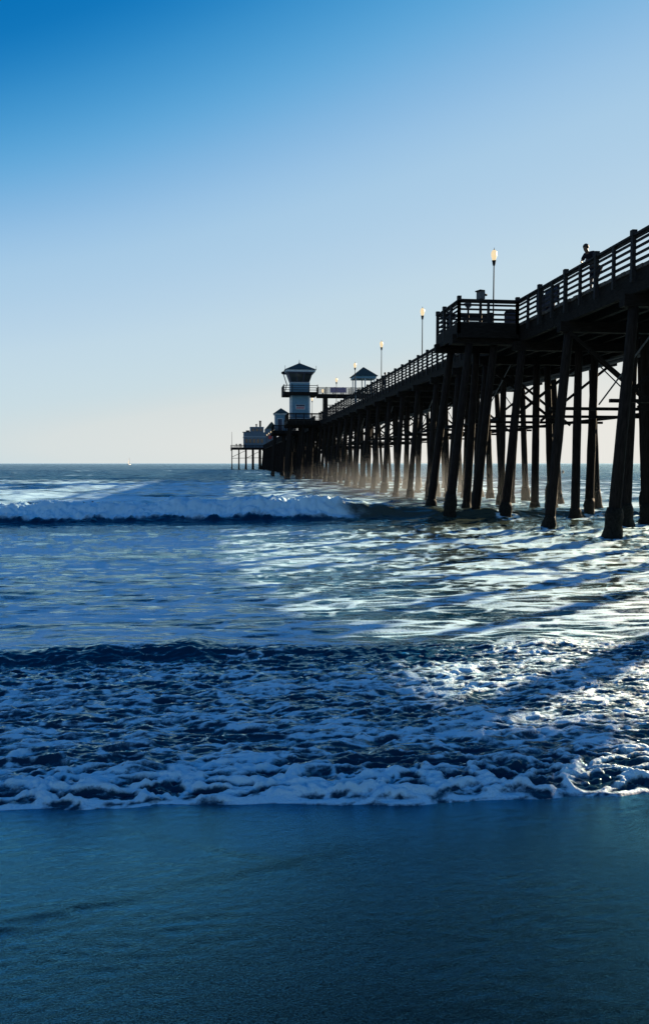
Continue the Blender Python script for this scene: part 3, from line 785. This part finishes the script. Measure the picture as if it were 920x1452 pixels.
# balcony
MB().box(-2.7, 2.7, -2.5, 2.5, 3.95, 4.45).obj('balcony', 'timber', tw)
for z_ in (4.75, 5.1, 5.45):
    MB().bar((-2.65, -2.45, z_), (2.65, -2.45, z_), 0.07, 0.09).obj('rail', 'rail', tw)
    MB().bar((-2.65, -2.40, z_), (-2.65, 2.40, z_), 0.07, 0.09).obj('rail', 'rail', tw)
for x_ in (-2.65, -1.35, 1.35, 2.65): MB().box(x_ - .06, x_ + .06, -2.56, -2.44, 4.0, 5.6).obj('rail_post', 'rail', tw)
for y_ in (-1.2, 0.0, 1.2, 2.4): MB().box(-2.72, -2.60, y_ - .06, y_ + .06, 4.0, 5.6).obj('rail_post', 'rail', tw)
# cab: flares outwards
def frus(b, w0, w1, z0, z1):
    b.add([(-w0,-w0,z0),(w0,-w0,z0),(w0,w0,z0),(-w0,w0,z0),(-w1,-w1,z1),(w1,-w1,z1),(w1,w1,z1),(-w1,w1,z1)],
          [(0,3,2,1),(4,5,6,7),(0,1,5,4),(1,2,6,5),(2,3,7,6),(3,0,4,7)]); return b
MB().box(-W - .04, W + .04, -W - .04, W + .04, 5.9, 6.02).obj('window_sill', 'white_trim', tw)
frus(MB(), 1.45, 2.0, 6.02, 7.62).obj('cab', 'signdark', tw)
for i in range(3):
    t0, t1 = -0.92 + i * 0.64, -0.92 + i * 0.64 + 0.56
    def P(t, z, o=0.025):
        w = 1.45 + (2.0 - 1.45) * (z - 6.02) / 1.6
        return (t * w, -w - o, z)
    b = MB(); b.add([P(t0, 6.2), P(t1, 6.2), P(t1, 7.4), P(t0, 7.4), P(t0, 6.2, 0), P(t1, 6.2, 0), P(t1, 7.4, 0), P(t0, 7.4, 0)],
                    [(0,1,2,3),(7,6,5,4),(0,4,5,1),(3,2,6,7),(0,3,7,4),(1,5,6,2)])
    b.obj('window', 'glass', tw)
MB().box(-2.32, 2.32, -2.32, 2.32, 7.625, 7.95).obj('fascia', 'white_trim', tw)
rf = hip_roof(MB(), 0, 0, 5.0, 5.0, 7.955, 9.25).obj('roof', 'shingle', tw)
b = MB(); b.lathe([(0.10, 9.15), (0.10, 9.3), (0.05, 9.35), (0.03, 9.75), (0.002, 9.8)], 8); b.obj('finial', 'metal', rf)
for sx in (-1, 1): MB().tube([(sx*2.45, -2.4, 7.95), (sx*2.45, -2.4, 8.55)], 0.03, 6).obj('aerial', 'metal', tw)
b = MB(); b.tube([(-2.5, -2.3, 4.4), (-2.2, -2.3, 5.6), (-2.75, -2.3, 7.3)], 0.07, 8); b.obj('floodlight_arm', 'metal', tw)
b = MB(); b.lathe([(0.08, 0.0), (0.26, 0.08), (0.3, 0.3), (0.2, 0.42), (0.05, 0.46)], 12, c=(-2.75, -2.3, 7.15)); b.smooth = True; b.obj('floodlight', 'metal', tw)

# ================================================================== FOOTBRIDGE and SHELTER
fb = empty('footbridge', (13.7, 124.4, ZD + .003))
tag(fb, 'raised timber footbridge between the tower and the open shelter', 'footbridge')
MB().box(0, 9.4, -0.9, 0.9, 3.95, 4.18).obj('deck', 'timber', fb)
MB().box(0, 9.4, -0.98, -0.905, 3.7, 4.25).obj('beam', 'timber', fb); MB().box(0, 9.4, .905, .98, 3.7, 4.25).obj('beam', 'timber', fb)
for z_ in (4.55, 4.9, 5.25):
    for y_ in (-0.94, 0.94): MB().bar((0, y_, z_), (9.4, y_, z_), 0.06, 0.09).obj('rail', 'rail', fb)
for i in range(8):
    for y_ in (-1.03, 1.03): MB().box(i*1.33 + .02, i*1.33 + .14, y_ - .05, y_ + .05, 3.75, 5.35).obj('rail_post', 'rail', fb)
for x_ in (1.1, 7.9):
    MB().box(x_, x_ + 0.55, -0.85, -0.3, 0, 3.947).obj('column', 'timber', fb); MB().box(x_, x_ + 0.55, 0.3, 0.85, 0, 3.947).obj('column', 'timber', fb)
for z_ in (1.0, 1.5, 2.0, 2.5):
    MB().bar((1.7, -0.5, z_), (7.85, -0.5, z_), 0.06, 0.12).obj('rail', 'rail', fb)
bn = MB().box(15.7 - 13.7, 18.3 - 13.7, -1.12, -1.09, 4.45, 5.3).obj('banner', 'banner', None, (13.7, 124.4, ZD + .003))
tag(bn, 'faded mauve banner hung on the footbridge rail', 'banner')

sh = empty('shelter', (21.3, 124.8, ZD + .003))
tag(sh, 'small open shelter with dark hip roof on slim posts above the footbridge', 'shelter')
MB().box(-1.85, 1.85, -1.9, 1.9, 4.19, 4.32).obj('floor', 'timber', sh)
for x_ in (-1.5, 0.0, 1.5):
    for y_ in (-1.5, 1.5): MB().box(x_ - .07, x_ + .07, y_ - .07, y_ + .07, 0 if x_ < 0.1 else 0.0, 7.0).obj('post', 'white_trim', sh)
for z_ in (4.8, 5.2):
    MB().bar((-1.5, -1.6, z_), (1.5, -1.6, z_), 0.06, 0.09).obj('rail', 'rail', sh)
MB().box(-1.78, 1.78, -1.78, 1.78, 6.75, 7.15).obj('fascia', 'blue_siding', sh)
hip_roof(MB(), 0, 0, 4.1, 4.1, 7.155, 8.75, 0.0).obj('roof', 'shingle', sh)
box_part('side_platform', XR + 0.12, 24.2, 121.2, 128.8, 9.36, ZD - 0.003, 'deck')

# ================================================================== BOOTH
kb = empty('booth', (10.4, 163.0, ZD + .003))
tag(kb, 'small blue booth with white-framed door and peaked roof', 'booth')
MB().box(-1.3, 1.3, -1.3, 1.3, 0, 3.3).obj('wall', 'blue_siding', kb)
for sx in (-1, 1): MB().box(sx*1.26 - .1, sx*1.26 + .1, -1.36, -1.2, 0.02, 3.28).obj('corner_trim', 'white_trim', kb)
dr = MB().box(-0.75, 0.15, -1.36, -1.303, 0.02, 2.4).obj('door', 'signdark', kb)
for x0, x1, z0, z1 in ((-.9, -.755, .02, 2.4), (.155, .3, .02, 2.4), (-.9, .3, 2.403, 2.56)):
    MB().box(x0, x1, -1.38, -1.303, z0, z1).obj('door_frame', 'white_trim', dr)
MB().box(0.55, 1.12, -1.35, -1.303, 1.1, 2.2).obj('window', 'glass', kb)
MB().box(-1.5, 1.5, -1.5, 1.5, 3.303, 3.55).obj('fascia', 'white_trim', kb)
hip_roof(MB(), 0, 0, 3.3, 3.3, 3.555, 4.75).obj('roof', 'shingle', kb)

# ================================================================== BUILDING on the pier head
hb = empty('pier_restaurant', (6.0, 345.0, 9.53))
tag(hb, 'two-storey blue grey restaurant building on the head of the pier', 'building')
MB().box(-0.4, 9.2, 0, 14, 0, 6.9).obj('lower_wall', 'grey_siding', hb)
MB().box(2.6, 8.4, 1.2, 13, 6.905, 9.2).obj('upper_wall', 'grey_siding', hb)
MB().box(-0.6, 9.4, -0.2, 14.2, 4.75, 5.0).obj('eave', 'white_trim', hb)
MB().box(2.4, 8.6, 1.0, 13.2, 9.203, 9.35).obj('parapet', 'white_trim', hb)
MB().box(-0.9, 2.5, -.1, 6, 6.905, 7.1).obj('lower_roof', 'shingle', hb)
MB().box(0.6, 2.2, 2.0, 4.0, 7.105, 7.8).obj('roof_unit', 'steel', hb)
for x_, h_, w_ in ((5.0, 10.7, .35), (6.6, 12.2, .5)):
    MB().box(x_, x_ + w_*1.6, 4, 4 + w_*1.6, 9.353, h_ - .3).box(x_ - .12, x_ + w_*1.6 + .12, 3.88, 4 + w_*1.6 + .12, h_ - .297, h_).obj('chimney', 'metal', hb)
for i in range(5): MB().box(0.2 + i*1.7, 1.3 + i*1.7, -0.06, -0.003, 2.2, 4.0).obj('window', 'glass', hb)
for i in range(3): MB().box(3.2 + i*1.7, 4.3 + i*1.7, 1.13, 1.197, 7.4, 8.6).obj('window', 'glass', hb)
b = MB(); b.add([(9.2, 0.5, 8.6), (14.6, 0.5, 8.6), (11.9, 0.5, 11.7), (9.2, 12, 8.6), (14.6, 12, 8.6), (11.9, 12, 11.7)], [(0,1,2),(5,4,3),(0,2,5,3),(1,4,5,2),(0,3,4,1)])
b.obj('gable_roof', 'shingle', hb)
MB().box(9.21, 14.3, 0.8, 11.8, 0, 8.597).obj('side_wing', 'grey_siding', hb)
MB().box(10.4, 12.0, 0.72, 0.797, 4.0, 5.6).obj('red_panel', 'red', hb)
pole = MB().tube([(0.35, 336.8, 9.53), (0.35, 336.8, 16.2)], [0.09, 0.06], 8).obj('flagpole', 'metal')
tag(pole, 'bare slim pole at the outer corner of the pier head', 'pole')

# ================================================================== THINGS ON THE BUMP-OUT
def viewer(loc, rz, s, label):
    r_ = empty('coin_viewer', loc, rz); r_.scale = (s, s, s)
    b = MB(); b.smooth = True
    b.lathe([(0.19, 0), (0.19, 0.04), (0.08, 0.10), (0.065, 1.25), (0.10, 1.28)], 12).obj('pedestal', 'metal', r_)
    b = MB(); b.box(-0.17, 0.17, -0.13, 0.13, 1.36, 1.72).box(-0.10, 0.10, -0.10, 0.10, 1.283, 1.357)
    hd_ = b.obj('viewer_head', 'steel', r_)
    for sx in (-1, 1):
        b = MB(); b.smooth = True; b.tube([(sx*.08, 0.131, 1.58), (sx*.08, 0.30, 1.58)], 0.055, 10); b.obj('eyepiece', 'metal', hd_)
    MB().box(-0.20, 0.20, -0.19, 0.10, 1.723, 1.78).obj('hood', 'metal', hd_)
    tag(r_, label, 'viewer', 'coin viewers')
    return r_
viewer((12.45, 38.2, ZD + .003), R(-70), 1.03, 'tall coin binocular viewer on the jutting platform beside the lamp')
viewer((11.75, 38.0, ZD + .003), R(30), 0.72, 'low coin binocular viewer at the corner of the jutting platform')

def bench(loc, rz, label):
    r_ = empty('bench', loc, rz)
    for i in range(4): MB().box(-0.75, 0.75, -0.22 + i*.115, -0.22 + i*.115 + .095, 0.43, 0.47).obj('seat_slat', 'rail', r_)
    for i in range(3): MB().bar((-0.75, 0.27 + i*.03, 0.58 + i*.13), (0.75, 0.27 + i*.03, 0.58 + i*.13), 0.035, 0.10).obj('back_slat', 'rail', r_)
    for sx in (-0.6, 0.6):
        MB().box(sx - .03, sx + .03, -0.20, -0.14, 0, .427).bar((sx, 0.22, 0), (sx, 0.36, 0.95), .05, .05).box(sx - .025, sx + .025, -0.14, 0.24, 0.37, 0.427).obj('leg', 'metal', r_)
    tag(r_, label, 'bench'); return r_
bench((12.9, 39.7, ZD + .003), R(0), 'slatted bench on the jutting platform')

def bin_(loc, label):
    r_ = empty('trash_bin', loc)
    b = MB(); b.smooth = True; b.lathe([(0.27, 0), (0.30, 0.05), (0.30, 0.72), (0.32, 0.74), (0.32, 0.78)], 14).obj('barrel', 'signdark', r_)
    b = MB(); b.smooth = True; b.lathe([(0.325, 0.785), (0.31, 0.86), (0.24, 0.96), (0.12, 1.02), (0.01, 1.03)], 14).obj('lid', 'metal', r_)
    tag(r_, label, 'bin'); return r_
bin_((14.15, 38.6, ZD + .003), 'dome-lidded trash bin at the mouth of the jutting platform')

def board(loc, rz, w, h, z, label, m='signdark'):
    r_ = empty('notice_board', loc, rz)
    MB().box(-w/2, w/2, -.03, .03, z, z + h).obj('panel', m, r_)
    for sx in (-1, 1): MB().box(sx*w/2 - .04, sx*w/2 + .04, .033, .11, 0, z + h + .05).obj('post', 'metal', r_)
    tag(r_, label, 'notice board'); return r_
board((11.25, 39.4, ZD + .003), R(90), 0.6, 0.75, 0.25, 'small dark notice board behind the rail of the jutting platform')
board((14.35, 34.0, ZD + .003), R(-90), 1.25, 0.75, 0.35, 'wide dark notice board behind the pier rail', 'signdark')
board((14.35, 35.4, ZD + .003), R(-90), 0.5, 0.85, 0.35, 'narrow notice board next to the jutting platform', 'signdark')
bin_((14.6, 34.9, ZD + .003), 'dome-lidded trash bin between two notice boards')

# ================================================================== PEOPLE
def skin(name, J, E, m, parent, levels=2):
    names = list(J)
    me = bpy.data.meshes.new(name)
    me.from_pydata([J[k][0] for k in names], [(names.index(a), names.index(b)) for a, b in E], [])
    o = bpy.data.objects.new(name, me); COL.objects.link(o)
    bm = bmesh.new(); bm.from_mesh(me)
    lay = bm.verts.layers.skin.verify()
    bm.verts.ensure_lookup_table()
    for i, k in enumerate(names):
        r_ = J[k][1]; r_ = (r_, r_) if not hasattr(r_, '__len__') else r_
        bm.verts[i][lay].radius = r_; bm.verts[i][lay].use_root = (i == 0)
    bm.to_mesh(me); bm.free()
    sk = o.modifiers.new('skin', 'SKIN'); sk.use_smooth_shade = True
    ss = o.modifiers.new('sub', 'SUBSURF'); ss.levels = levels; ss.render_levels = levels
    dg = bpy.context.evaluated_depsgraph_get()
    ev = o.evaluated_get(dg)
    res = bpy.data.meshes.new_from_object(ev)
    bpy.data.objects.remove(o); bpy.data.meshes.remove(me)
    res.name = name
    res.materials.clear(); res.materials.append(M[m])
    res.polygons.foreach_set('use_smooth', [True] * len(res.polygons))
    return place(name, res, parent)

def person(loc, rz, pose, label, shirt='shirt_dark', trousers='shorts', group=None, long=False):
    """figure facing local -X, feet at the origin"""
    r_ = empty('person', loc, rz)
    if pose == 'lean':
        hip, chest, neck, head = (0.12, .97), (-0.18, 1.24), (-0.33, 1.40), (-0.43, 1.54)
        sh_z, sh_x, el, wr = 1.36, -0.23, (-0.30, 1.13), (-0.42, 1.10)
    else:
        hip, chest, neck, head = (0.0, .98), (-0.01, 1.32), (-0.02, 1.51), (-0.05, 1.68)
        sh_z, sh_x, el, wr = 1.45, 0.0, (0.03, 1.16), (-0.08, 0.92)
    J = {'pelvis': ((hip[0], 0, hip[1]), (.15, .11)), 'waist': (((hip[0]+chest[0])/2, 0, (hip[1]+chest[1])/2), (.14, .10)),
         'chest': ((chest[0], 0, chest[1]), (.16, .11)), 'neck': ((neck[0], 0, neck[1]), .055), 'skull': ((neck[0]*.3+head[0]*.7 - .01, 0, neck[1]*.35+head[1]*.65), (.072, .085)),
         'crown': ((head[0], 0, head[1] + .03), (.082, .09)), 'top': ((head[0] + .01, 0, head[1] + .11), .05)}
    E = [('pelvis','waist'),('waist','chest'),('chest','neck'),('neck','skull'),('skull','crown'),('crown','top')]
    for s, n in ((-1, 'l'), (1, 'r')):
        J['sh'+n] = ((sh_x, s*.19, sh_z), .06); J['el'+n] = ((el[0], s*.26, el[1]), .042); J['wr'+n] = ((wr[0], s*.17, wr[1]), .03)
        J['hd'+n] = ((wr[0]-.06, s*.12, wr[1]-.01), (.04, .022)); J['fi'+n] = ((wr[0]-.11, s*.08, wr[1]-.02), (.03, .016))
        J['hp'+n] = ((hip[0], s*.10, hip[1]-.08), .095); J['kn'+n] = ((hip[0]*.5 - .03, s*.11, .52), .06)
        J['an'+n] = ((0.02, s*.11, .09), .038); J['to'+n] = ((-.15, s*.13, .035), (.042, .028))
        E += [('chest','sh'+n),('sh'+n,'el'+n),('el'+n,'wr'+n),('wr'+n,'hd'+n),('hd'+n,'fi'+n),('pelvis','hp'+n),('hp'+n,'kn'+n),('kn'+n,'an'+n),('an'+n,'to'+n)]
    skin('body', J, E, 'skin', r_)
    g = lambda k, d: (J[k][0], (J[k][1][0]+d, J[k][1][1]+d) if hasattr(J[k][1], '__len__') else J[k][1]+d)
    # shirt with short sleeves
    S_ = {k: g(k, .022) for k in ('waist','pelvis','chest')}
    S_ = {'chest': g('chest', .022), 'waist': g('waist', .025), 'pelvis': ((hip[0], 0, hip[1]-.02), (.175, .135)), 'nk': ((neck[0]*.85+chest[0]*.15, 0, neck[1]-.02), .092)}
    SE = [('chest','waist'),('waist','pelvis'),('chest','nk')]
    for s, n in ((-1, 'l'), (1, 'r')):
        a, b_ = Vector(J['sh'+n][0]), Vector(J['el'+n][0])
        S_['sh'+n] = g('sh'+n, .022); S_['sl'+n] = (tuple(a.lerp(b_, .75)), .072); SE += [('chest','sh'+n),('sh'+n,'sl'+n)]
        if long:
            S_['el'+n] = g('el'+n, .016); S_['wr'+n] = g('wr'+n, .014); SE += [('sl'+n,'el'+n),('el'+n,'wr'+n)]
    skin('shirt', S_, SE, shirt, r_)
    T_ = {'pelvis': ((hip[0], 0, hip[1]-.03), (.165, .125))}; TE = []
    for s, n in ((-1, 'l'), (1, 'r')):
        a, b_ = Vector(J['hp'+n][0]), Vector(J['kn'+n][0])
        T_['hp'+n] = g('hp'+n, .02); T_['kn'+n] = (tuple(a.lerp(b_, .95)), .088); TE += [('pelvis','hp'+n),('hp'+n,'kn'+n)]
        if long: T_['an'+n] = g('an'+n, .035); TE.append(('kn'+n,'an'+n))
    skin('trousers', T_, TE, trousers, r_)
    for s, n in ((-1, 'l'), (1, 'r')):
        skin('shoe', {'a': ((0.04, s*.11, .045), (.05, .045)), 'b': ((-.09, s*.125, .04), (.052, .04)), 'c': ((-.17, s*.135, .032), (.04, .03))}, [('a','b'),('b','c')], 'shoe', r_, 1)
    hb_ = bmesh.new(); bmesh.ops.create_uvsphere(hb_, u_segments=14, v_segments=10, radius=1.0)
    for v in hb_.verts:
        if v.co.z < -0.15: v.co.z = -0.15 - (0.55 if v.co.x > -0.1 else 0.0) * min(1, -v.co.z)
        v.co = Vector((v.co.x * .108 + head[0] + .022, v.co.y * .098, v.co.z * .115 + head[1] + .045))
    hm_ = bpy.data.meshes.new('hair'); hb_.to_mesh(hm_); hb_.free(); hm_.materials.append(M['hair'])
    hm_.polygons.foreach_set('use_smooth', [True] * len(hm_.polygons)); place('hair', hm_, r_)
    tag(r_, label, 'person', group)
    return r_
person((14.5, 30.2, ZD + .004), R(24), 'lean', 'person in dark shirt and shorts leaning over the pier rail').scale = (1.15, 1.2, 1.14)
person((14.5, 73.0, ZD + .004), R(160), 'stand', 'person in grey standing at the rail far along the pier', 'shirt_grey', group=None, long=True)
for i, (x_, rz) in enumerate(((2.3, 80), (3.6, 100), (4.2, 60), (5.7, 120))):
    p_ = person((x_, 337.2, 9.525), R(rz), 'stand', 'dark-clothed person standing at the railing of the pier head', 'shirt_dark', group='people on the pier head', long=True)

# surfer sitting on a board
def surfer():
    bo = MB(); bo.smooth = True
    L, n = 2.7, 14
    prof = []
    rings = []
    for i in range(n + 1):
        t = -1 + 2*i/n; w = 0.28 * (1 - abs(t)**2.6)**0.7 + 0.01; h = 0.045*(1 - t**4) + 0.006
        rings.append([Vector((t*L/2, w*math.cos(a), h*math.sin(a) + 0.06*t*t)) for a in [2*math.pi*k/10 for k in range(10)]])
    bo._rings(rings, 10)
    o = bo.obj('surfboard', 'board', None, (84.2, 190.0, 0.18), (0, 0, R(70)))
    tag(o, 'pale surfboard under the sitting surfer beyond the piles', 'surfboard')
    r_ = empty('person', (84.2, 190.0, 0.2), R(70))
    J = {'pelvis': ((0, 0, .12), (.16, .13)), 'chest': ((.04, 0, .5), (.17, .12)), 'neck': ((.05, 0, .68), .06), 'head': ((.06, 0, .80), .09), 'top': ((.06, 0, .90), .06)}
    E = [('pelvis','chest'),('chest','neck'),('neck','head'),('head','top')]
    for s, n_ in ((-1,'l'),(1,'r')):
        J['s'+n_] = ((.04, s*.2, .6), .06); J['e'+n_] = ((.12, s*.27, .36), .045); J['w'+n_] = ((.32, s*.16, .2), .035)
        J['k'+n_] = ((.38, s*.34, .04), .07); J['f'+n_] = ((.36, s*.40, -.40), .045)
        E += [('chest','s'+n_),('s'+n_,'e'+n_),('e'+n_,'w'+n_),('pelvis','k'+n_),('k'+n_,'f'+n_)]
    skin('body', J, E, 'wetsuit', r_)
    tag(r_, 'tiny surfer in black wetsuit sitting on the water beyond the piles', 'person')
surfer()

# sailing boat on the horizon
sb = empty('sailing_boat', (-191.0, 1500.0, -0.1), R(60))
b = MB(); b.smooth = True
rings = []
for i in range(9):
    t = -1 + i/4; w = 1.5*(1 - max(0, t)**2*0.95)*(0.85 if t < -.9 else 1)
    rings.append([Vector((t*5, w*c, z + 0.25*t)) for c, z in ((-1, 1.1), (-.8, .1), (0, -.5), (.8, .1), (1, 1.1))])
b._rings(rings, 5); b.obj('hull', 'hull', sb)
MB().tube([(0.5, 0, 1), (0.5, 0, 13.5)], [0.16, 0.1], 8).obj('mast', 'metal', sb)
b = MB(); b.add([(0.3, 0, 2.2), (-4.2, 0.35, 2.3), (0.3, 0, 12.8), (0.3, 0.05, 2.2), (-4.2, 0.40, 2.3), (0.3, 0.05, 12.8)], [(0,1,2),(5,4,3),(0,3,4,1),(1,4,5,2),(2,5,3,0)])
b.obj('mainsail', 'sail', sb)
tag(sb, 'tiny sailing boat on the horizon', 'boat')

# spray hanging over the water behind the breaker
bm = bmesh.new(); bmesh.ops.create_icosphere(bm, subdivisions=3, radius=1.0)
me = bpy.data.meshes.new('sea_spray'); bm.to_mesh(me); bm.free()
sm_, n_, l_, p_ = mat('sea_spray'); n_.remove(p_)
vp = n_.new('ShaderNodeVolumePrincipled'); vp.inputs['Color'].default_value = (0.88, 0.95, 1, 1)
vp.inputs['Anisotropy'].default_value = 0.5
tc_ = n_.new('ShaderNodeTexCoord'); gr_ = n_.new('ShaderNodeTexGradient'); gr_.gradient_type = 'QUADRATIC_SPHERE'
l_.new(tc_.outputs['Object'], gr_.inputs[0])
dm_ = n_.new('ShaderNodeMath'); dm_.operation = 'MULTIPLY'; dm_.inputs[1].default_value = 0.013
l_.new(gr_.outputs['Fac'], dm_.inputs[0]); l_.new(dm_.outputs[0], vp.inputs['Density'])
l_.new(vp.outputs[0], n_['Material Output'].inputs['Volume']); me.materials.append(sm_)
sp = place('sea_spray', me, None, (16.0, 66.0, 0.2)); sp.scale = (15, 36, 4.0)
tag(sp, 'pale spray hanging over the water among the far piles', 'spray', kind='stuff')
